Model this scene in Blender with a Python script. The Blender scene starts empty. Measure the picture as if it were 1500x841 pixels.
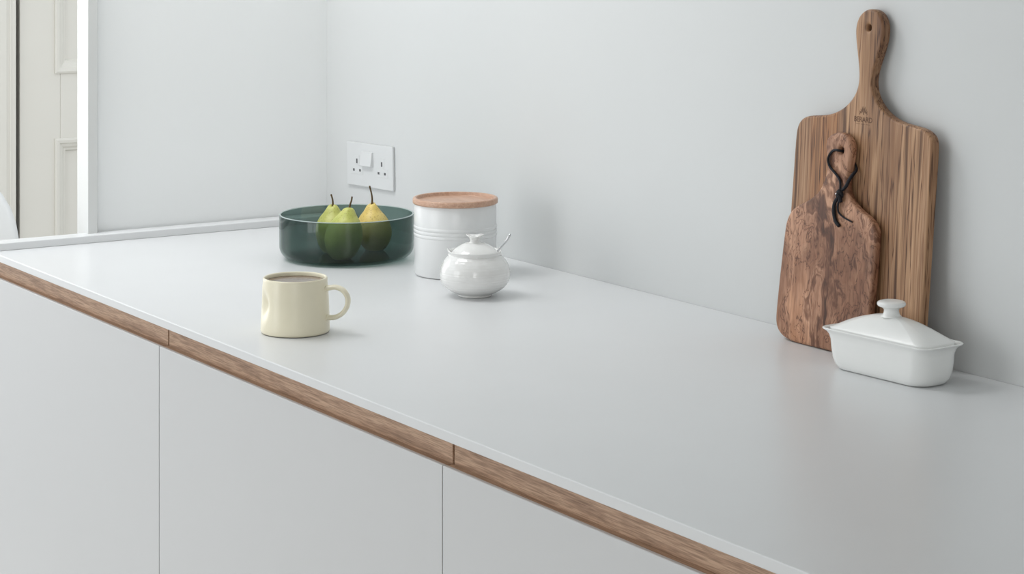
import bpy, bmesh, math, random
from mathutils import Vector, Matrix, noise
random.seed(7)
S = bpy.context.scene
COL = S.collection
R = math.radians

# ------------------------------------------------------------------ camera
TOP = 0.92                                   # worktop height
cam_d = bpy.data.cameras.new('camera')
cam = bpy.data.objects.new('camera', cam_d); COL.objects.link(cam)
cam_d.sensor_width = 36.0; cam_d.sensor_fit = 'HORIZONTAL'
cam_d.lens = 3170 / 1500 * 36
cam_d.shift_y = -554.5 / 1500                # level camera, shifted lens (upright verticals)
cam.location = (3.5482, -1.2389, 1.50)
cam.rotation_euler = (R(90), 0, R(90 - 32.7626))
cam_d.clip_start = 0.05
S.camera = cam

# ------------------------------------------------------------------ world, light, exposure
w = bpy.data.worlds.new('overcast_sky'); S.world = w; w.use_nodes = True
wb = w.node_tree.nodes['Background']
wb.inputs[0].default_value = (0.90, 0.955, 1.0, 1); wb.inputs[1].default_value = 1.20

def area(name, loc, target, sx, sy, power, col):
    d = bpy.data.lights.new(name, 'AREA'); d.shape = 'RECTANGLE'; d.size = sx; d.size_y = sy
    d.energy = power; d.color = col
    o = bpy.data.objects.new(name, d); COL.objects.link(o); o.location = loc
    o.rotation_euler = (Vector(target) - Vector(loc)).to_track_quat('-Z', 'Y').to_euler()
    return o
# daylight of the tall glazed doors opposite the far end of the worktop
area('glazed_door_daylight', (.5, -3.22, 1.3), (.5, .6, 1.25), 1.4, 2.3, 24, (1.0, 0.99, 0.97))
# added fill lamp, brightens the corner over the far end of the worktop
area('corner_fill_light', (.22, -.12, 2.50), (-.06, .75, 1.40), .9, .8, 17.5, (1.0, 1.0, 1.0))
# window of the room behind the doorway
area('hall_window_daylight', (-1.75, -.55, 1.5), (1.0, .1, 1.0), 1.3, 1.7, 13, (1.0, 0.98, 0.95))

# added fill lamp at the other end of the room, behind the camera
area('end_fill_light', (4.95, -1.7, 1.6), (0, .2, 1.1), 1.6, 1.6, 33, (1.0, 0.99, 0.97))

S.view_settings.view_transform = 'Standard'
S.view_settings.look = 'None'
S.view_settings.gamma = 1.0
S.view_settings.use_curve_mapping = False
S.view_settings.exposure = 0.0

# ------------------------------------------------------------------ material helpers
def srgb(r, g, b):
    f = lambda c: (c / 255 / 12.92) if c / 255 <= .04045 else ((c / 255 + .055) / 1.055) ** 2.4
    return (f(r), f(g), f(b), 1)

class NT:
    def __init__(s, name):
        s.m = bpy.data.materials.new(name); s.m.use_nodes = True
        s.t = s.m.node_tree; s.b = s.t.nodes['Principled BSDF']
    def n(s, typ, **kw):
        nd = s.t.nodes.new(typ)
        for k, v in kw.items():
            if k.startswith('_'):
                key = k[1:].replace('_', ' ')
                nd.inputs[int(key) if key.isdigit() else key].default_value = v
            else: setattr(nd, k, v)
        return nd
    def l(s, a, b): s.t.links.new(a, b)
    def ramp(s, fac, stops, interp='LINEAR'):
        r = s.n('ShaderNodeValToRGB'); cr = r.color_ramp; cr.interpolation = interp
        while len(cr.elements) < len(stops): cr.elements.new(.5)
        for e, (p, c) in zip(cr.elements, stops):
            e.position = p; e.color = c if len(c) == 4 else (*c, 1)
        s.l(fac, r.inputs[0]); return r.outputs[0]
    def mix(s, fac, a, b, mode='MIX'):
        m = s.n('ShaderNodeMix', data_type='RGBA', blend_type=mode)
        for sock, v in ((0, fac), (6, a), (7, b)):
            if hasattr(v, 'links') or hasattr(v, 'is_linked'): s.l(v, m.inputs[sock])
            else: m.inputs[sock].default_value = v
        return m.outputs[2]
    def coord(s, scale=(1, 1, 1), rot=(0, 0, 0), loc=(0, 0, 0)):
        c = s.n('ShaderNodeTexCoord'); mp = s.n('ShaderNodeMapping')
        mp.inputs['Scale'].default_value = scale; mp.inputs['Rotation'].default_value = rot; mp.inputs['Location'].default_value = loc
        s.l(c.outputs['Object'], mp.inputs[0]); return mp.outputs[0]
    def noise(s, vec, scale, detail=3, rough=.5, dist=0):
        n = s.n('ShaderNodeTexNoise', _Scale=scale, _Detail=detail, _Roughness=rough, _Distortion=dist)
        s.l(vec, n.inputs['Vector']); return n.outputs['Fac']
    def bump(s, h, strength, dist=.001):
        b = s.n('ShaderNodeBump', _Strength=strength, _Distance=dist); s.l(h, b.inputs['Height']); s.l(b.outputs[0], s.b.inputs['Normal'])

def plain(name, col, rough=.5, var=.03, scale=6, bump=0, bscale=60, spec=.5, coat=0):
    """plain painted / glazed finish with a very slight mottling"""
    k = NT(name); v = k.coord()
    f = k.noise(v, scale, 3)
    d = tuple(c * (1 - var) for c in col[:3]) + (1,); e = tuple(min(1, c * (1 + var)) for c in col[:3]) + (1,)
    k.l(k.ramp(f, [(.3, d), (.7, e)]), k.b.inputs['Base Color'])
    k.b.inputs['Roughness'].default_value = rough
    k.b.inputs['Specular IOR Level'].default_value = spec
    if coat: k.b.inputs['Coat Weight'].default_value = coat; k.b.inputs['Coat Roughness'].default_value = .05
    if bump: k.bump(k.noise(v, bscale, 3), bump)
    return k.m

M = {}
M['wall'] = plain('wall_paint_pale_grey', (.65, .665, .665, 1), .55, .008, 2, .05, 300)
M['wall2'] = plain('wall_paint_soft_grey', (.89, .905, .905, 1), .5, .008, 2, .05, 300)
M['white'] = plain('white_gloss_paint', (.69, .70, .69, 1), .35, .01)
M['door_white'] = plain('white_matt_lacquer', (.625, .63, .635, 1), .4, .006, 3)
M['worktop'] = plain('white_quartz_worktop', (.74, .75, .757, 1), .31, .008, 8, 0, 60, .45)
M['cream'] = plain('cream_door_paint', (.72, .695, .635, 1), .5, .015, 3)
M['dark'] = plain('dark_gap', (.06, .055, .05, 1), .8)
M['floor'] = plain('pale_floor', (.60, .58, .55, 1), .5, .04, 3)
M['carcass'] = plain('carcass_board', (.20, .17, .15, 1), .6)  # dark tone stands in for shade in the gaps between fronts
M['socket'] = plain('white_socket_plastic', (.69, .705, .71, 1), .3, .005)
M['pinhole'] = plain('pin_hole_dark', (.11, .11, .115, 1), .7)
M['mug'] = plain('cream_yellow_glaze', (.86, .805, .625, 1), .28, .02, 30, .06, 120, .5)
M['tea'] = plain('milky_tea', (.21, .155, .11, 1), .12, .03, 40)
M['canister'] = plain('white_porcelain_satin', (.78, .79, .79, 1), .25, .01, 30, .03, 150)
M['sugar'] = plain('white_hand_thrown_glaze', (.83, .83, .815, 1), .1, .015, 40, .10, 90, .5, .3)
M['dish'] = plain('white_glazed_stoneware', (.86, .87, .855, 1), .26, .008, 30, .03, 60, .45)
M['chair'] = plain('white_moulded_plastic', (.87, .87, .86, 1), .4, .01)
M['beech_leg'] = plain('pale_beech', (.55, .40, .26, 1), .5, .06, 20)
M['cord'] = plain('black_leather', (.012, .012, .016, 1), .6, .2, 80, .3, 400, .25)

k = NT('brushed_steel'); k.b.inputs['Metallic'].default_value = 1; k.b.inputs['Roughness'].default_value = .18
v = k.coord((4, 4, 60)); k.l(k.ramp(k.noise(v, 30), [(.3, (.52, .52, .53)), (.7, (.66, .66, .67))]), k.b.inputs['Base Color']); M['steel'] = k.m

# smoked green glass: tinted see-through wall with a polished surface
k = NT('smoked_green_glass')
v = k.coord(); tr = k.n('ShaderNodeBsdfTransparent'); gl = k.n('ShaderNodeBsdfGlossy', _Roughness=.03); lw = k.n('ShaderNodeLayerWeight', _Blend=.5); pw = k.n('ShaderNodeMath', operation='POWER', _1=5.0); fz = k.n('ShaderNodeMath', operation='MULTIPLY_ADD', _1=.90, _2=.035); k.l(lw.outputs['Facing'], pw.inputs[0]); k.l(pw.outputs[0], fz.inputs[0]); ms = k.n('ShaderNodeMixShader')
k.l(k.ramp(k.noise(v, 8), [(.3, (.445, .53, .507)), (.7, (.46, .545, .522))]), tr.inputs['Color'])
k.l(fz.outputs[0], ms.inputs[0]); k.l(tr.outputs[0], ms.inputs[1]); k.l(gl.outputs[0], ms.inputs[2])
k.l(ms.outputs[0], k.t.nodes['Material Output'].inputs['Surface']); M['glass'] = k.m
M['glass_lip'] = plain('pale_lip_highlight', (.36, .43, .42, 1), .12, .02)  # opaque pale ring, the light caught by the lip put into colour

def oak():
    k = NT('oiled_oak'); v = k.coord((1.2, 30, 14))
    w1 = k.noise(v, 5, 5, .6, .8); fine = k.noise(k.coord((6, 200, 160)), 6, 3)
    c = k.ramp(w1, [(.28, srgb(158, 126, 102)), (.45, srgb(188, 154, 128)), (.6, srgb(204, 171, 144)), (.75, srgb(178, 143, 118))])
    c2 = k.ramp(fine, [(.35, srgb(205, 200, 196)), (.6, srgb(255, 255, 255))])
    k.l(k.mix(1.0, c, c2, 'MULTIPLY'), k.b.inputs['Base Color']); k.b.inputs['Roughness'].default_value = .5
    k.bump(fine, .2, .0006); return k.m
M['oak'] = oak()

def beech():
    k = NT('beech_lid_wood'); v = k.coord((9, 130, 130), (0, 0, R(40)))
    w1 = k.noise(v, 1.6, 4, .6, .4); fl = k.noise(k.coord((60, 700, 700), (0, 0, R(40))), 1.0, 2)
    c = k.ramp(w1, [(.3, srgb(186, 146, 122)), (.7, srgb(210, 174, 150))])
    k.l(k.mix(1.0, c, k.ramp(fl, [(.3, srgb(240, 236, 233)), (.55, (1, 1, 1))]), 'MULTIPLY'), k.b.inputs['Base Color'])
    k.b.inputs['Roughness'].default_value = .36; return k.m
M['beech'] = beech()

def olive(name, swirl):
    """olive wood: light and dark bands, dark contour veins, fine fibre"""
    k = NT(name)
    base = k.coord((1, 1, .035), (0, R(-.6), 0), (.83, 0, .4)) if not swirl else k.coord((1, 1, .5), (0, R(18), 0), (.32, 0, .14))
    wn = k.n('ShaderNodeTexNoise', _Scale=7 if swirl else 6, _Detail=4 if swirl else 2, _Roughness=.6); k.l(base, wn.inputs['Vector'])
    sub = k.n('ShaderNodeVectorMath', operation='SUBTRACT'); k.l(wn.outputs['Color'], sub.inputs[0]); sub.inputs[1].default_value = (.5, .5, .5)
    sc = k.n('ShaderNodeVectorMath', operation='SCALE'); k.l(sub.outputs[0], sc.inputs[0]); sc.inputs['Scale'].default_value = .24 if swirl else .045
    ad = k.n('ShaderNodeVectorMath', operation='ADD'); k.l(base, ad.inputs[0]); k.l(sc.outputs[0], ad.inputs[1])
    p = ad.outputs[0]
    if swirl:
        mp = k.n('ShaderNodeMapping'); mp.inputs['Scale'].default_value = (1, 1, .55); mp.inputs['Rotation'].default_value = (0, R(10), 0); k.l(p, mp.inputs[0]); q = mp.outputs[0]
        col = k.ramp(k.noise(q, 13, 4, .62), [(.28, srgb(152, 116, 94)), (.40, srgb(192, 148, 120)), (.55, srgb(216, 172, 142)), (.70, srgb(212, 162, 126)), (.85, srgb(176, 132, 104))])
        vein = k.noise(q, 17, 5, .66)
        vd = k.ramp(vein, [(.34, srgb(124, 106, 98)), (.40, srgb(184, 168, 158)), (.44, (1, 1, 1)), (.485, srgb(240, 232, 226)), (.497, srgb(138, 116, 104)), (.51, srgb(244, 238, 234)), (.62, (1, 1, 1)), (.68, srgb(190, 176, 166))])
        pd = k.ramp(k.noise(p, 8, 3, .6), [(.36, srgb(192, 178, 170)), (.48, srgb(244, 240, 238)), (.58, (1, 1, 1))])
        fib = k.noise(k.coord((120, 120, 16), (0, R(12), 0)), 2.2, 3)
    else:
        col = k.ramp(k.noise(p, 13, 3, .6), [(.28, srgb(132, 98, 72)), (.40, srgb(172, 132, 98)), (.50, srgb(200, 162, 126)), (.58, srgb(168, 130, 98)), (.68, srgb(184, 134, 90)), (.82, srgb(128, 94, 68))])
        vein = k.noise(p, 46, 4, .62)
        vd = k.ramp(vein, [(.34, srgb(132, 112, 98)), (.42, srgb(236, 228, 220)), (.47, (1, 1, 1)), (.485, srgb(214, 198, 184)), (.497, srgb(108, 86, 70)), (.512, srgb(226, 214, 204)), (.60, (1, 1, 1)), (.64, srgb(186, 166, 148)), (.66, (1, 1, 1))])
        pd = k.ramp(k.noise(p, 9, 2), [(.34, srgb(184, 168, 154)), (.52, (1, 1, 1))])
        fib = k.noise(k.coord((160, 160, 5)), 2.2, 3)
    fd = k.ramp(fib, [(.3, srgb(214, 206, 200)), (.62, (1, 1, 1))])
    c = k.mix(1, k.mix(1, k.mix(1, col, vd, 'MULTIPLY'), fd, 'MULTIPLY'), pd, 'MULTIPLY')
    k.l(c, k.b.inputs['Base Color']); k.b.inputs['Roughness'].default_value = .5
    k.bump(vein, .10, .0005); return k.m
M['olive_straight'] = olive('olive_wood_straight_grain', False)
M['olive_swirl'] = olive('olive_wood_swirling_grain', True)
M['stamp'] = plain('burnt_stamp', srgb(104, 74, 54), .7, .1, 90)

def pear_mat(name, a, b, c):
    k = NT(name); v = k.coord()
    col = k.ramp(k.noise(v, 22, 4), [(.3, a), (.55, b), (.75, c)])
    sp = k.noise(v, 420, 2); sd = k.ramp(sp, [(.60, (1, 1, 1)), (.70, srgb(196, 176, 130))])
    k.l(k.mix(1, col, sd, 'MULTIPLY'), k.b.inputs['Base Color']); k.b.inputs['Roughness'].default_value = .42
    k.bump(k.noise(v, 60, 3), .08); return k.m
M['pear_green'] = pear_mat('green_pear_skin', srgb(172, 176, 82), srgb(206, 206, 122), srgb(222, 218, 152))
M['pear_lime'] = pear_mat('lime_pear_skin', srgb(178, 184, 84), srgb(208, 208, 118), srgb(226, 220, 148))
M['pear_yellow'] = pear_mat('yellow_pear_skin', srgb(216, 188, 98), srgb(232, 208, 126), srgb(238, 220, 152))
M['stem'] = plain('pear_stem_brown', srgb(98, 78, 48), .7, .25, 200)

# ------------------------------------------------------------------ mesh helpers
def link(o, parent=None):
    COL.objects.link(o)
    if parent: o.parent = parent
    return o
def tag(o, label=None, cat=None, group=None, kind=None):
    for a, b in (('label', label), ('category', cat), ('group', group), ('kind', kind)):
        if b: o[a] = b
    return o
def thing(name, label, cat, loc=(0, 0, 0), rz=0, group=None):
    o = link(bpy.data.objects.new(name, None)); o.location = loc; o.rotation_euler = (0, 0, rz); o.empty_display_size = .05
    return tag(o, label, cat, group)
def struct_empty(name, loc=(0, 0, 0)):
    o = link(bpy.data.objects.new(name, None)); o.location = loc; o['kind'] = 'structure'; return o
def obj(name, bm, mat, parent=None, smooth=False, kind=None):
    bmesh.ops.recalc_face_normals(bm, faces=bm.faces[:])
    me = bpy.data.meshes.new(name); bm.to_mesh(me); bm.free(); me.materials.append(M[mat])
    if smooth: me.polygons.foreach_set('use_smooth', [True] * len(me.polygons))
    o = link(bpy.data.objects.new(name, me), parent)
    if kind: o['kind'] = kind
    return o
def add_box(bm, x0, x1, y0, y1, z0, z1, bev=0, seg=2):
    r = bmesh.ops.create_cube(bm, size=1.0)
    for v in r['verts']:
        v.co = Vector((x0 + (v.co.x + .5) * (x1 - x0), y0 + (v.co.y + .5) * (y1 - y0), z0 + (v.co.z + .5) * (z1 - z0)))
    if bev:
        ed = list({e for v in r['verts'] for e in v.link_edges})
        bmesh.ops.bevel(bm, geom=ed, offset=bev, segments=seg, affect='EDGES', profile=.5)
    return bm
def boxes(*bs, bev=0):
    bm = bmesh.new()
    for b in bs: add_box(bm, *b, bev=bev)
    return bm
def smooth_poly(pts, n=6, closed=False):
    out = []; N = len(pts)
    rng = range(N if closed else N - 1)
    for i in rng:
        g = (lambda j: Vector(pts[j % N])) if closed else (lambda j: Vector(pts[max(0, min(N - 1, j))]))
        p0, p1, p2, p3 = g(i - 1), g(i), g(i + 1), g(i + 2)
        for s in range(n):
            t = s / n
            out.append(.5 * ((2 * p1) + (p2 - p0) * t + (2 * p0 - 5 * p1 + 4 * p2 - p3) * t * t + (3 * p1 - p0 - 3 * p2 + p3) * t ** 3))
    if not closed: out.append(Vector(pts[-1]))
    return out
def lathe(profile, seg=96, n=0):
    """profile: list of (r, z); ends on the axis are closed"""
    pr = [tuple(p) for p in (smooth_poly([(a, b) for a, b in profile], n) if n else profile)]
    bm = bmesh.new(); rings = []
    for r, z in pr:
        if r < 1e-6: rings.append([bm.verts.new((0, 0, z))])
        else: rings.append([bm.verts.new((r * math.cos(2 * math.pi * i / seg), r * math.sin(2 * math.pi * i / seg), z)) for i in range(seg)])
    for a, b in zip(rings, rings[1:]):
        for i in range(seg):
            j = (i + 1) % seg
            if len(a) == 1 and len(b) == 1: continue
            if len(a) == 1: bm.faces.new((a[0], b[j], b[i]))
            elif len(b) == 1: bm.faces.new((a[i], a[j], b[0]))
            else: bm.faces.new((a[i], a[j], b[j], b[i]))
    return bm
def tube(pts, rad, seg=12, n=5, flat=None, bm=None):
    """swept tube; rad a number or list per control point; flat=(width axis vector, factor) makes a strap"""
    P = smooth_poly([Vector(p) for p in pts], n)
    rl = rad if isinstance(rad, (list, tuple)) else [rad] * len(pts)
    rr = [v[0] for v in smooth_poly([(r, 0) for r in rl], n)]
    bm = bm or bmesh.new(); rings = []
    up = None
    for i, p in enumerate(P):
        t = (P[min(i + 1, len(P) - 1)] - P[max(i - 1, 0)]).normalized()
        if up is None: up = t.orthogonal().normalized() if not flat else Vector(flat[0])
        if flat: up = Vector(flat[0])
        a = (up - t * up.dot(t)).normalized(); b = t.cross(a); up = a
        f = flat[1] if flat else 1
        rings.append([bm.verts.new(p + a * math.cos(2 * math.pi * k / seg) * rr[i] * f + b * math.sin(2 * math.pi * k / seg) * rr[i]) for k in range(seg)])
    for a, b in zip(rings, rings[1:]):
        for k in range(seg): bm.faces.new((a[k], a[(k + 1) % seg], b[(k + 1) % seg], b[k]))
    bm.faces.new(rings[0][::-1]); bm.faces.new(rings[-1])
    return bm
def plate(outline, holes, t, bev, res=3):
    """flat board in local x/z, front at y=0, back at y=t, with real holes and rounded edges"""
    cu = bpy.data.curves.new('tmp', 'CURVE'); cu.dimensions = '2D'; cu.fill_mode = 'BOTH'
    for pts in [outline] + holes:
        sp = cu.splines.new('POLY'); sp.points.add(len(pts) - 1); sp.use_cyclic_u = True
        for q, p in zip(sp.points, pts): q.co = (p[0], p[1], 0, 1)
    cu.extrude = t / 2 - bev; cu.bevel_depth = bev; cu.bevel_resolution = res; cu.offset = -bev
    o = bpy.data.objects.new('tmp', cu); COL.objects.link(o)
    bpy.context.view_layer.update()
    ev = o.evaluated_get(bpy.context.evaluated_depsgraph_get()); me = ev.to_mesh()
    bm = bmesh.new(); bm.from_mesh(me); ev.to_mesh_clear()
    bpy.data.objects.remove(o); bpy.data.curves.remove(cu)
    bmesh.ops.remove_doubles(bm, verts=bm.verts[:], dist=1e-5)
    for v in bm.verts: x, y, z = v.co; v.co = (x, t / 2 - z, y)
    return bm
def even(pts, n=300, it=8):
    P = [Vector(p) for p in pts]; N = len(P); L = [0]
    for i in range(N): L.append(L[-1] + (P[(i + 1) % N] - P[i]).length)
    out = []; j = 0
    for q_ in range(n):
        d = L[-1] * q_ / n
        while L[j + 1] < d: j += 1
        t = (d - L[j]) / max(1e-9, L[j + 1] - L[j]); out.append(P[j].lerp(P[(j + 1) % N], t))
    for _ in range(it): out = [(out[i - 1] + out[i] * 2 + out[(i + 1) % n]) / 4 for i in range(n)]
    return [tuple(v) for v in out]
def circle(cx, cy, r, n=24): return [(cx + r * math.cos(2 * math.pi * i / n), cy + r * math.sin(2 * math.pi * i / n)) for i in range(n)]
def autosmooth(o, ang=40):
    me = o.data
    me.polygons.foreach_set('use_smooth', [True] * len(me.polygons))
    bm = bmesh.new(); bm.from_mesh(me)
    for e in bm.edges: e.smooth = not (len(e.link_faces) == 2 and e.calc_face_angle(0) > R(ang))
    bm.to_mesh(me); bm.free(); return o

# ------------------------------------------------------------------ the setting
WY = 0.702       # back wall
WX = -0.1228     # short wall at the end of the worktop
obj('floor', boxes((-3.2, 5.2, -4.2, 3.0, -.05, 0)), 'floor', kind='structure')
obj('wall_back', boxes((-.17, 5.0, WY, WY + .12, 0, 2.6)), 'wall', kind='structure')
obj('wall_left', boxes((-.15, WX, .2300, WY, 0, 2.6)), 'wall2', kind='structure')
obj('trim_1', boxes((-.155, -.1028, .2124, .2304, 0, 2.6), bev=.001), 'white', kind='structure')
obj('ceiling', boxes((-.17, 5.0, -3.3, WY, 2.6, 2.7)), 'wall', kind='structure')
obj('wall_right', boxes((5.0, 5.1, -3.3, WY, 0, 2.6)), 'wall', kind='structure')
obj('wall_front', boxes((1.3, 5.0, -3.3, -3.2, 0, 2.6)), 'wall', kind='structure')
obj('window_1', boxes((-.17, 1.3, -3.19, -3.14, 0, .08), (-.17, 1.3, -3.19, -3.14, 2.5, 2.6), (-.17, -.10, -3.19, -3.14, .08, 2.5), (1.23, 1.3, -3.19, -3.14, .08, 2.5), (.54, .60, -3.19, -3.14, .08, 2.5)), 'white', kind='structure')
FX = -2.2        # far wall of the next room, with the panelled door
obj('wall_far', boxes((FX - .12, FX, -4.0, .745, 0, 2.6), (FX - .12, FX, 1.66, 3.0, 0, 2.6), (FX - .12, FX, .745, 1.66, 2.06, 2.6)), 'wall2', kind='structure')
obj('wall_hall', boxes((FX, -.17, 2.6, 2.72, 0, 2.6)), 'wall2', kind='structure')
fr = struct_empty('trim_2', (FX, .80, 0))
obj('architrave', boxes((0, .012, -.085, .033, 0, 2.12), (.010, .016, -.085, .006, 0, 2.12), (.010, .0145, .014, .020, 0, 2.12), bev=.002), 'cream', fr)
obj('architrave', boxes((0, .012, .80, .90, 0, 2.12), (.010, .016, .84, .90, 0, 2.12), bev=.002), 'cream', fr)
obj('architrave', boxes((0, .02, -.085, .90, 2.06, 2.16), bev=.003), 'cream', fr)
obj('gap_shade_backing', boxes((-.10, -.06, -.055, .86, 0, 2.06)), 'dark', fr)  # dark sheet across the opening, stands in for shade in the door gap
d1 = struct_empty('door_1', (FX - .008, .8500, 0))
obj('stile', boxes((-.035, 0, 0, .118, .01, 2.05), bev=.002), 'cream', d1)
obj('stile', boxes((-.035, 0, .63, .745, .01, 2.05), bev=.002), 'cream', d1)
for z0, z1 in ((.01, .24), (.842, 1.058), (1.93, 2.05)):
    obj('rail', boxes((-.035, 0, .118, .63, z0, z1), bev=.002), 'cream', d1)
for z0, z1 in ((.24, .842), (1.058, 1.93)):
    obj('panel', boxes((-.03, -.016, .118, .63, z0, z1)), 'cream', d1)
    bm = bmesh.new(); pv = None
    for o_, xf in ((-.018, -.001), (-.0175, .005), (-.012, .0075), (-.004, .006), (-.001, .001), (.006, -.001), (.012, -.007), (.017, -.008), (.020, -.0155), (.022, -.018)):
        cs = [bm.verts.new((xf, y_, z_)) for y_, z_ in ((.118 + o_, z0 + o_), (.63 - o_, z0 + o_), (.63 - o_, z1 - o_), (.118 + o_, z1 - o_))]
        if pv:
            for i in range(4): bm.faces.new((pv[i], pv[(i + 1) % 4], cs[(i + 1) % 4], cs[i]))
        pv = cs
    obj('panel_moulding', bm, 'cream', d1)
obj('door_knob', tube([(-.005, .69, .96), (.03, .69, .96), (.05, .69, .96), (.06, .69, .96)], [.01, .01, .025, .012], 16), 'steel', d1, True)

# ------------------------------------------------------------------ dining chair in the next room
ch = thing('dining_chair', 'white moulded dining chair in the next room, beyond the doorway', 'chair', (-1.1, .200, 0), 0)
bm = bmesh.new(); NU, NV = 25, 26; g = []
for j in range(NV):
    t = j / (NV - 1); row = []
    for i in range(NU):
        u = -1 + 2 * i / (NU - 1)
        if t < .45:                                    # seat pan, front to back
            s = t / .45; hw = .205 + .03 * s
            x = -.42 + .42 * s; z = .455 - .02 * math.sin(s * math.pi) + .03 * abs(u) ** 3; y = u * hw
            if s < .15: z -= .02 * (1 - s / .15)
        else:                                          # back
            s = (t - .45) / .55
            hw = .238 * max(0, 1 - max(0, (s - .30) / .70) ** 3.2) ** .42
            x = .02 + .09 * s - .06 * abs(u) ** 2.2 * (1 - .4 * s); z = .455 + .485 * s ** .92 * (1 if abs(u) < 2 else 1); y = u * hw
        row.append(bm.verts.new((x, y, z)))
    g.append(row)
for j in range(NV - 1):
    for i in range(NU - 1): bm.faces.new((g[j][i], g[j][i + 1], g[j + 1][i + 1], g[j + 1][i]))
bmesh.ops.remove_doubles(bm, verts=bm.verts[:], dist=1e-4)
so = obj('shell', bm, 'chair', ch, True)
md = so.modifiers.new('s', 'SOLIDIFY'); md.thickness = .008
for sx, sy in ((-.36, -1), (-.36, 1), (-.04, -1), (-.04, 1)):
    obj('leg', tube([(sx * .8 - .03, sy * .13, .438), (sx - .01 + (.05 if sx > -.1 else -.03), sy * .21, 0)], [.014, .010], 12), 'beech_leg', ch, True)

# ------------------------------------------------------------------ base cabinets and worktop
XG = [-.100, .6857, 1.4700, 2.2543, 3.0386]
which = ['white handleless base cabinet at the end by the doorway, oak finger pull',
         'white handleless base cabinet with oak finger pull, below the cream mug',
         'white handleless base cabinet with oak finger pull, below the cutting boards',
         'white handleless base cabinet past the cutting boards, at the far end from the doorway']
for i in range(4):
    a, b = XG[i], XG[i + 1]
    c = thing('base_cabinet', which[i], 'cabinet', (a, 0, 0), 0, 'base cabinets under the worktop')
    W = b - a; gp = .0011
    obj('carcass', boxes((.0022, W - .0022, .0410, .695, .10, .9075)), 'carcass', c)
    obj('plinth', boxes((.0005, W - .0005, .055, .075, 0, .0995)), 'door_white', c)
    prof = [(.006, .105), (.006, .8758), (.0063, .8764), (.0070, .8768), (.0110, .8768), (.0115, .8764), (.0115, .8690), (.024, .8690), (.024, .105)]
    bm = bmesh.new(); e0, e1 = [[bm.verts.new((x_, y_, z_)) for y_, z_ in prof] for x_ in (gp, W - gp)]
    for q_ in range(len(prof)): bm.faces.new((e0[q_], e0[(q_ + 1) % len(prof)], e1[(q_ + 1) % len(prof)], e1[q_]))
    bm.faces.new(e0[::-1]); bm.faces.new(e1)
    obj('door', bm, 'door_white', c)
    obj('finger_pull', boxes((gp, W - gp, .0117, .0210, .8692, .8764), (.0020, W - .0020, .0205, .0405, .8692, .9078), bev=.0004), 'oak', c)
wt = thing('worktop', 'long white stone worktop on the cabinets with a low lip at its end', 'worktop', (0, 0, TOP))
obj('slab', boxes((-.119, 3.05, 0, WY - .0005, -.0122, 0), bev=.0013), 'worktop', wt)
obj('upstand', boxes((-.022, 0, .0, WY - .0008, .0, .0127), bev=.0012), 'worktop', wt)

# ------------------------------------------------------------------ wall socket
so_ = thing('wall_socket', 'white double wall socket with rocker switch above the pear bowl', 'socket', (.0552, WY - .0005, 1.0262))
so_.rotation_euler = (0, R(-1.6), 0)
HW, HH = .0865, .0400
fpt = obj('face_plate', boxes((-HW, HW, -.0048, 0, -HH, HH), bev=.0010), 'socket', so_)
bm = bmesh.new(); add_box(bm, -.027, .015, -.0078, -.004, -.001, .025, .0008)
for v in bm.verts:
    if v.co.y < -.006: v.co.y -= .0040 * (1 - (v.co.z) / .026)
obj('rocker_switch', bm, 'socket', so_)
for cx in (-.047, .047):
    sx = .8 if cx < 0 else 1
    bm = boxes((cx - .0085, cx + .0085, -.0053, -.004, -.003, .016), (cx - .022, cx + .022, -.0053, -.004, -.0185, -.003), bev=.0003)
    fc = obj('socket_face', bm, 'socket', so_)
    obj('pin_hole', boxes((cx - .0024, cx + .0024, -.0055, -.0051, .0015, .0100)), 'pinhole', fc)
    for dx in (-.0118, .0118):
        obj('pin_hole', boxes((cx + dx - .0032, cx + dx + .0032, -.0055, -.0051, -.0132, -.0088)), 'pinhole', fc)

# ------------------------------------------------------------------ smoked glass bowl and pears
BX, BY = .3776, .4752
br, bh = .1117, .0738
bo = thing('glass_bowl', 'round straight-sided smoked green glass bowl holding the pears', 'bowl', (BX, BY, TOP + .0003))
prof = [(0, 0), (.085, 0)]
prof += [(br - .022 + .022 * math.sin(a), .022 - .022 * math.cos(a)) for a in [R(x) for x in range(10, 91, 10)]]
prof += [(br, .04), (br, bh - .0011), (br - .0030, bh - .0011), (br - .003, .04)]
prof += [(br - .003 - .018 + .018 * math.sin(a), .0225 - .018 * math.cos(a)) for a in [R(x) for x in range(90, 9, -10)]]
prof += [(.080, .0045), (0, .0045)]
autosmooth(obj('bowl', lathe(prof, 128), 'glass', bo, True), 45)
obj('lip', lathe([(br - .0031, bh - .0011), (br - .0030, bh - .0004), (br - .0022, bh), (br - .0008, bh), (br, bh - .0004), (br + .0001, bh - .0011)], 128), 'glass_lip', bo, True)

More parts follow.
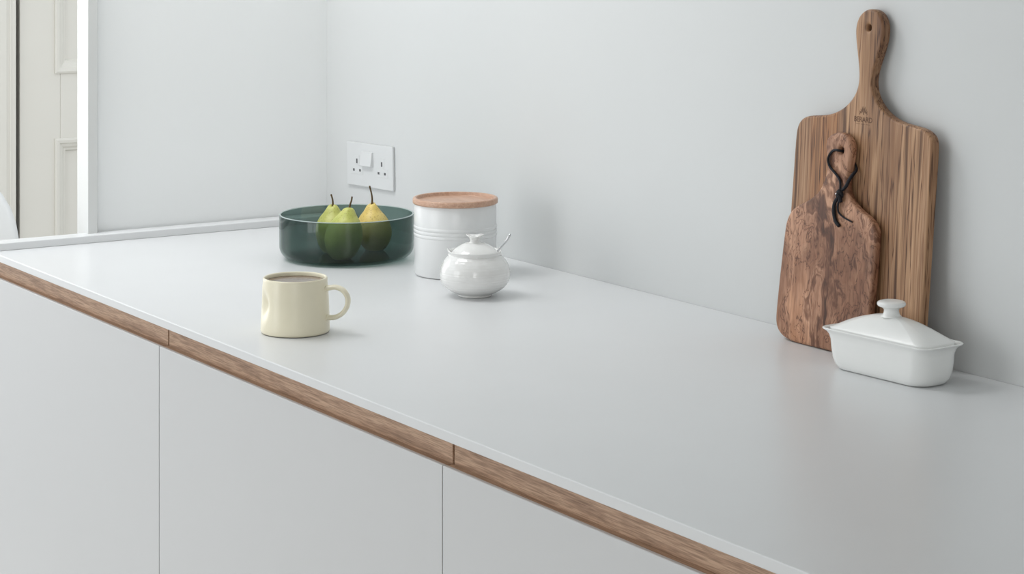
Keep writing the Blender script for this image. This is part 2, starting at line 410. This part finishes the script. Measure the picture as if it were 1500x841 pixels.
def pear(name, label, mat, dx, dy, H, rad, stem, lean, rz, tw):
    p = thing(name, label, 'pear', (BX + dx, BY + dy, TOP + .0050), 0, 'pears in the glass bowl')
    pr = [(0, .030), (.22, .008), (.50, .012), (.78, .13), (.95, .28), (1.0, .42), (.93, .60), (.745, .74), (.52, .84), (.38, .915), (.27, .97), (.12, 1.0), (0, .985)]
    bm = lathe([(r * rad, z * H) for r, z in pr], 40, 4)
    for v in bm.verts:
        s = (v.co.z / H); n_ = noise.noise(v.co * 28 + Vector((rz, tw, 0)))
        v.co.x += v.co.x * .05 * n_; v.co.y += v.co.y * .05 * n_
        v.co.x += lean[0] * s * s; v.co.y += lean[1] * s * s
        ang = math.atan2(v.co.y, v.co.x); v.co.z += .0018 * math.sin(2 * ang + tw) * s
    obj('body', bm, mat, p, True)
    st = [(lean[0] * .94, lean[1] * .94, H * .955)] + [(lean[0] + a, lean[1] + b, H + c) for a, b, c in stem]
    obj('stem', tube(st, [.0022, .0016, .0014, .0016, .0021][:len(st)], 10), 'stem', p, True)
    return p
# right in the picture = (.541,.841), towards the camera = (.841,-.541)
rv = lambda s, c=0: (.541 * s + .841 * c, .841 * s - .541 * c)
def stemp(lst): return [(*rv(a, 0), b) for a, b in lst]
pear('pear', 'green pear with dark stem, behind the lime pear, by the bowl wall', 'pear_green', -.0319, -.0092, .079, .0290, stemp([(0, .006), (-.001, .012), (-.003, .0185)]), rv(.000), .4, .3)
pear('pear', 'lime green pear leaning, its stem tilted over the other green pear', 'pear_lime', .0354, -.0280, .0840, .0312, stemp([(.0015, .006), (.0035, .012), (.0045, .0185)]), rv(.0120), 1.6, 1.1)
pear('pear', 'yellow pear with the longest stem, beside the white canister', 'pear_yellow', -.0185, .0630, .0785, .0298, stemp([(.001, .007), (-.0005, .018), (-.0035, .0295)]), rv(-.005), 2.9, 2.2)

# ------------------------------------------------------------------ canister with wooden lid
ca = thing('storage_canister', 'white ceramic canister with flat wooden lid beside the glass bowl', 'canister', (.6085, .5458, TOP + .0002))
cr = .0653
pr = [(0, .0015), (.060, .0015), (.0612, 0), (cr - .0012, .0012), (cr, .0035), (cr, .058), (cr + .0002, .0605)]
for zc in (.0640, .0700, .0760):
    for q in range(7):
        a = math.pi * q / 6; pr.append((cr + .0010 * math.sin(a), zc - .0026 * math.cos(a)))
pr += [(cr, .080), (cr, .1105), (cr - .001, .1120), (cr - .004, .1120), (cr - .005, .108), (cr - .005, .006), (0, .006)]
obj('body', lathe(pr, 128), 'canister', ca, True); autosmooth(ca.children[0], 50)
lr = .0678
pr = [(0, .1122), (lr - .0016, .1122), (lr - .0003, .1130), (lr, .1145), (lr, .1192), (lr - .0010, .1210), (lr - .0028, .1217), (lr - .0052, .1215), (lr - .0062, .1203), (lr - .0066, .1172), (lr - .0076, .1160), (0, .1160)]
ld = obj('lid', lathe(pr, 128), 'beech', ca, True); autosmooth(ld, 50)

# ------------------------------------------------------------------ sugar pot and spoon
sp = thing('sugar_pot', 'round white glazed lidded sugar pot with spoon slot before the canister', 'sugar pot', (.7913, .4692, TOP + .0002))
pts = [(0, .002), (.022, .002), (.0240, 0), (.0258, .0008), (.0260, .0030), (.0300, .0045), (.0390, .0092), (.0462, .0150), (.0507, .0215), (.0526, .0290), (.0529, .0350), (.0512, .0440), (.0462, .0530), (.0405, .0595), (.0385, .0614), (.0390, .0640), (.0402, .0668), (.0392, .0675), (.0372, .0650), (.0362, .0615)]
P = [tuple(v) for v in smooth_poly(pts, 7)]
P = [(r + (.00020 * math.sin(z * 2 * math.pi / .0036) * math.sin(z * 300) if .012 < z < .058 else 0), z) for r, z in P]
P += [(.040, .055), (.048, .040), (.046, .024), (.028, .010), (0, .006)]
bm = lathe(P, 96)
right_ang = math.atan2(.841, .541)
for v in bm.verts:                       # spoon slot in the rim on one side, a pinched lip on the other
    if v.co.z > .0605:
        a = math.atan2(v.co.y, v.co.x)
        d = abs((a - right_ang + math.pi) % (2 * math.pi) - math.pi)
        if d < .22: v.co.z -= .006 * (1 - (d / .22) ** 2) * min(1, (v.co.z - .0605) / .004)
        d2 = math.pi - d
        if d2 < .30: v.co.z += .0025 * (1 - (d2 / .30) ** 2); v.co.x *= 1.03; v.co.y *= 1.03
obj('body', bm, 'sugar', sp, True)
pr = [(0, .058), (.030, .058), (.0340, .0600), (.0352, .0632), (.0345, .0655), (.0310, .0690), (.0250, .0735), (.0180, .0772), (.0120, .0790), (0, .0795)]
ld = obj('lid', lathe(pr, 72, 4), 'sugar', sp, True)
bm = lathe([(0, .078), (.0100, .0780), (.0078, .0805), (.0072, .0830), (.0085, .0860), (.0118, .0885), (.0134, .0900), (.0128, .0908), (.0105, .0900), (.0060, .0892), (0, .0890)], 48, 4)
for v in bm.verts:
    if v.co.z > .084: v.co.z += .0011 * math.cos(2 * (math.atan2(v.co.y, v.co.x) - right_ang)) * (v.co.z - .084) / .006
obj('knob', bm, 'sugar', ld, True)
spn = thing('sugar_spoon', 'small polished steel spoon standing in the sugar pot', 'spoon', (.7913, .4692, TOP + .0092))
q = lambda s, z, c=0: (*rv(s, c), z)
obj('handle', tube([q(.006, .010), q(.020, .038), q(.0325, .0555), q(.040, .0650), q(.0465, .0725), q(.0510, .0795), q(.0530, .0830)], [.0012, .0013, .0015, .0017, .0019, .0021, .0013], 14, 6, ((.841, -.541, 0), 1.5)), 'steel', spn, True)
bm = bmesh.new(); bmesh.ops.create_uvsphere(bm, u_segments=20, v_segments=10, radius=1)
for v in bm.verts: v.co = Vector((v.co.x * .009, v.co.y * .012, (v.co.z if v.co.z < 0 else v.co.z * .25) * .004 + .006))
obj('bowl', bm, 'steel', spn, True)

# ------------------------------------------------------------------ mug
mg = thing('mug', 'cream dented mug of milky tea alone on the white worktop', 'mug', (.8937, .1161, TOP + .0002))
r0, r1, mh = .0474, .0441, .0752
pr = [(0, .0018), (r0 - .004, .0018), (r0 - .003, .0003), (r0 - .0008, .0010), (r0, .0035), (r0 - .0004, .02), (r0 - .0014, .045), (r0 - .0022, .060), (r1 + .0004, .0660), (r1, .0700), (r1, mh - .0015), (r1 - .0010, mh), (r1 - .0022, mh - .0003), (r1 - .0030, mh - .002), (r1 - .0032, .064), (r0 - .0050, .045), (r0 - .0045, .012), (r0 - .009, .006), (0, .005)]
P = []
for (a, b), (c, d) in zip(pr, pr[1:]):
    n = max(1, int(math.hypot(c - a, d - b) / .003))
    P += [(a + (c - a) * i / n, b + (d - b) * i / n) for i in range(n)]
P.append(pr[-1])
bm = lathe(P, 128)
dd = Vector((*rv(-.905, .425), 0)).normalized()
for v in bm.verts:                       # thumb dent pressed into the wall
    if math.hypot(v.co.x, v.co.y) < .036: continue
    n_ = Vector((v.co.x, v.co.y, 0)); a = n_.angle(dd) * .046
    dz = (v.co.z - .0395)
    e = math.exp(-((a / .0115) ** 2 + (dz / .0150) ** 2))
    v.co -= n_.normalized() * .0085 * e
obj('body', bm, 'mug', mg, True)
hdir = (.97, .24)
hq = lambda s, z: (*rv(s * hdir[0], s * hdir[1]), z)
obj('handle', tube([hq(.0425, .0610), hq(.0500, .0622), hq(.0590, .0632), hq(.0690, .0595), hq(.0755, .0500), hq(.0750, .0390), hq(.0690, .0290), hq(.0600, .0232), hq(.0520, .0215), hq(.0445, .0215)],
    [.0038, .0036, .0034, .0033, .0033, .0033, .0033, .0034, .0036, .0038], 18, 6, ((*rv(-hdir[1], hdir[0]), 0), 1.9)), 'mug', mg, True)
obj('tea', lathe([(0, .0695), (.0395, .0695), (.0409, .0699), (.0406, .0688), (0, .0680)], 96), 'tea', mg, True)

# ------------------------------------------------------------------ cutting boards against the wall
def board(name, label, outline, holes, t, mat, loc, th, bev=.004):
    b = thing(name, label, 'cutting board', loc); b.rotation_euler = (-th, 0, 0)
    o = obj('board', plate(outline, holes, t, bev), mat, b); autosmooth(o, 35)
    return b
big = [(-.1524, .2711), (-.15, .2871), (-.1428, .2955), (-.1291, .3003), (-.1069, .3021), (-.0851, .3052), (-.0665, .3117), (-.051, .321), (-.0397, .3317), (-.0326, .3434), (-.0305, .3579), (-.0334, .3756), (-.0383, .3977), (-.0424, .419), (-.04, .4335), (-.0302, .4447), (-.0161, .4497), (-.0002, .4468), (.0095, .4374), (.013, .4234), (.0104, .4047), (.0032, .3866), (-.0041, .3685), (-.0071, .355), (-.0033, .3384), (.0072, .3259), (.0241, .314), (.0424, .3072), (.0653, .3038), (.0853, .3021), (.0977, .2993), (.1067, .2932), (.1104, .2824), (.107, .1744), (.1031, .0629), (.1015, .018), (.0975, .006), (.086, 0), (-.146, 0), (-.158, .006), (-.1625, .018), (-.1605, .08), (-.1564, .1783)]
th = R(3.2)
bb = board('cutting_board', 'large paddle cutting board, stamped olive wood with straight grain, against the wall', even(smooth_poly(big, 5, True)), [circle(-.0156, .4239, .0042)], .0150, 'olive_straight', (1.4378, .6595, TOP + .0010), th)
# maker's stamp burnt into the wood: tree over lettering
def text_bm(s, size):
    cu = bpy.data.curves.new('tmp', 'FONT'); cu.body = s; cu.size = size; cu.align_x = 'CENTER'; cu.extrude = .00008; cu.offset = size * .012
    o = bpy.data.objects.new('tmp', cu); COL.objects.link(o); bpy.context.view_layer.update()
    ev = o.evaluated_get(bpy.context.evaluated_depsgraph_get()); me = ev.to_mesh(); bm = bmesh.new(); bm.from_mesh(me); ev.to_mesh_clear()
    bpy.data.objects.remove(o); bpy.data.curves.remove(cu); return bm
bm = text_bm('BERARD', .0098)
for v in bm.verts: x, y, z = v.co; v.co = (x * .98 - .0182, -.00012 - z, y + .3005 + x * .0)
st = obj('maker_stamp', bm, 'stamp', bb)
bm = bmesh.new()
for a in (-62, -40, -20, 0, 20, 40, 62):
    L = .0082 + (.0028 if abs(a) < 30 else .0008); s, c = math.sin(R(a)), math.cos(R(a)); r0_ = .0028
    tube([(s * r0_ * 1.5, 0, c * r0_), (s * .0050 * 1.3, 0, c * L * .62), (s * .0078 * 1.1, 0, c * L)], [.0003, .00085, .0003], 8, 4, bm=bm)
for a in (-.0072, .0072): tube([(a, 0, -.0005), (a * .9, 0, .003)], [.0007, .0004], 8, 3, bm=bm)
tube([(0, 0, -.0005), (0, 0, .004)], [.0008, .0006], 8, 3, bm=bm)
for v in bm.verts: v.co = (v.co.x - .0182, -.00012 + v.co.y * .12, v.co.z + .3105)
obj('tree_emblem', bm, 'stamp', bb)
bm = boxes(*[(-.0182 + x0, -.0182 + x1, -.0002, 0, .2973, .2979) for x0, x1 in ((-.013, -.006), (-.004, .003), (.005, .013))]); obj('stamp_underline', bm, 'stamp', bb)

sml = [(.0500, .0), (-.0034, 0), (-.0394, 0), (-.0794, .0), (-.097, .0022), (-.1107, .0081), (-.1179, .0187), (-.1187, .0349), (-.1143, .097), (-.1093, .1482), (-.1062, .1614), (-.0993, .1723), (-.0876, .1806), (-.0686, .1892), (-.0499, .2003), (-.0394, .2127), (-.0331, .2278), (-.0303, .2434), (-.0341, .2565), (-.0371, .268), (-.0338, .2773), (-.0241, .2831), (-.0129, .2859), (.0006, .2848), (.0097, .2789), (.0144, .2691), (.0134, .2504), (.0094, .2331), (.0085, .2197), (.013, .2059), (.0251, .1949), (.0401, .187), (.0548, .1812), (.0652, .1725), (.0693, .1616), (.0681, .1197), (.0650, .0625), (.0635, .0180), (.0600, .0060)]
ths = R(4.1)
sb = board('cutting_board', 'small olive wood cutting board with swirling grain, leaning on the large board', even(smooth_poly(sml, 5, True)), [circle(-.0049, .2624, .0042)], .0130, 'olive_swirl', (1.40, .6405, TOP + .0010), ths, .0045)
f = -.0022
loop = [(-.0049, .0138, .2602), (-.0049, .004, .2615), (-.0065, -.0025, .2622), (-.0130, f, .2622), (-.0200, f, .2590), (-.0262, f, .2500), (-.0225, f, .2400), (-.0095, f, .2312), (-.0005, f, .2230), (.0030, -.004, .2100)]
cd = obj('hanging_cord', tube(loop, .0017, 10, 6), 'cord', sb, True); cd['label'] = 'black leather cord tied through the handle hole'
bm = tube([(.0030, -.0035, .2100), (.0070, f, .2130), (.0125, f, .2185), (.0160, -.0012, .2260), (.0172, .0035, .2330), (.0160, .0105, .2400), (.0060, .0142, .2500)], [.0019, .0021, .0023, .0023, .0022, .0018, .0010], 10, 6)
obj('cord_return', bm, 'cord', sb, True)
bm = bmesh.new(); tube([(-.0005, -.0045, .2085), (.0035, -.0062, .2100), (.0062, -.0045, .2070), (.0040, -.0028, .2030), (.0005, -.0045, .2015), (.0015, -.0068, .2050), (.0050, -.0060, .2020), (.0045, -.0035, .1965)], .0026, 10, 6, bm=bm)
kn = obj('cord_knot', bm, 'cord', sb, True)
obj('metal_bead', lathe([(0, -.0016), (.0012, -.0012), (.0017, 0), (.0012, .0012), (0, .0016)], 16, 4), 'steel', kn, True).location = (-.0016, -.0062, .2058)
obj('cord_end', tube([(.0010, -.0045, .2030), (-.0050, -.0042, .1960), (-.0088, -.0030, .1880), (-.0080, -.0026, .1780), (-.0040, -.0028, .1700), (.0030, -.0026, .1645)], [.0022, .0024, .0026, .0026, .0026, .0025], 10, 6), 'cord', sb, True)
obj('cord_end', tube([(.0020, -.0040, .1990), (-.0008, -.0034, .1900), (.0005, -.0024, .1820), (.0090, -.0018, .1770), (.0180, -.0018, .1745), (.0268, -.0018, .1725)], [.0016, .0014, .0012, .0011, .0011, .0010], 10, 6), 'cord', sb, True)

# ------------------------------------------------------------------ butter dish
bd = thing('butter_dish', 'white lidded oblong butter dish before the cutting boards', 'butter dish', (1.5430, .6120, TOP + .0002), R(3))
def rrect(a, b, rad, n=10):
    out = []
    for cx, cy, s in ((a - rad, b - rad, 0), (-a + rad, b - rad, 90), (-a + rad, -b + rad, 180), (a - rad, -b + rad, 270)):
        out += [(cx + rad * math.cos(R(s + 90 * i / n)), cy + rad * math.sin(R(s + 90 * i / n))) for i in range(n + 1)]
    return out
def loft(rings, cap0=True, cap1=True):
    bm = bmesh.new(); vs = [[bm.verts.new(p) for p in r] for r in rings]; n = len(vs[0])
    for a, b in zip(vs, vs[1:]):
        for i in range(n): bm.faces.new((a[i], a[(i + 1) % n], b[(i + 1) % n], b[i]))
    if cap0: bm.faces.new(vs[0])
    if cap1: bm.faces.new(vs[-1])
    return bm
A, B = .0915, .0370
def ear(x, y, k):                     # corners drawn out into small points
    return (x * (1 + k * max(0, abs(x) / A - .9) * 1.2), y)
lay = [(.0700, .0240, .020, .0008), (.0740, .0275, .023, .0), (.0775, .0300, .024, .0020), (.0810, .0322, .024, .0070), (.0830, .0332, .023, .0140), (.0838, .0338, .021, .0250), (.0842, .0342, .020, .0370), (.0855, .0348, .018, .0430), (.0880, .0358, .016, .0468), (.0915, .0372, .014, .0488), (.0922, .0375, .014, .0500), (.0912, .0370, .014, .0508), (.0885, .0352, .014, .0502), (.0860, .0335, .014, .0480), (.0825, .0318, .016, .035), (.0800, .030, .018, .010)]
rings = [[(x, y, z) for x, y in rrect(a, b, r)] for a, b, r, z in lay]
dj = obj('dish', loft(rings), 'dish', bd, True); autosmooth(dj, 60)
bm = bmesh.new(); NR = 16; base = rrect(.0842, .0318, .015, 12); prev = None
def lid_z(x, y):
    u, v = abs(x) / .0842, abs(y) / .0318
    return .0496 + .0255 * max(0, 1 - u ** 1.9) ** .85 * max(0, 1 - v ** 2.2) ** .62
rings = []
for j in range(NR):
    s = 1 - (j / NR) ** 1.3
    rings.append([bm.verts.new((x * s, y * s, lid_z(x * s * .995, y * s * .985))) for x, y in base])
n = len(base)
skirt = [bm.verts.new((x * .985, y * .965, .0455)) for x, y in base]
edge = [bm.verts.new((x, y, .0490)) for x, y in base]
for a, b in [(skirt, edge), (edge, rings[0])] + list(zip(rings, rings[1:])):
    for i in range(n): bm.faces.new((a[i], a[(i + 1) % n], b[(i + 1) % n], b[i]))
tp = bm.verts.new((0, 0, lid_z(0, 0)))
for i in range(n): bm.faces.new((rings[-1][i], rings[-1][(i + 1) % n], tp))
lid = obj('lid', bm, 'dish', bd, True)
obj('knob', lathe([(0, .072), (.0125, .0725), (.0108, .0755), (.0095, .0790), (.0098, .0825), (.0130, .0850), (.0168, .0865), (.0178, .0890), (.0165, .0915), (.0110, .0930), (0, .0935)], 48, 5), 'dish', lid, True)
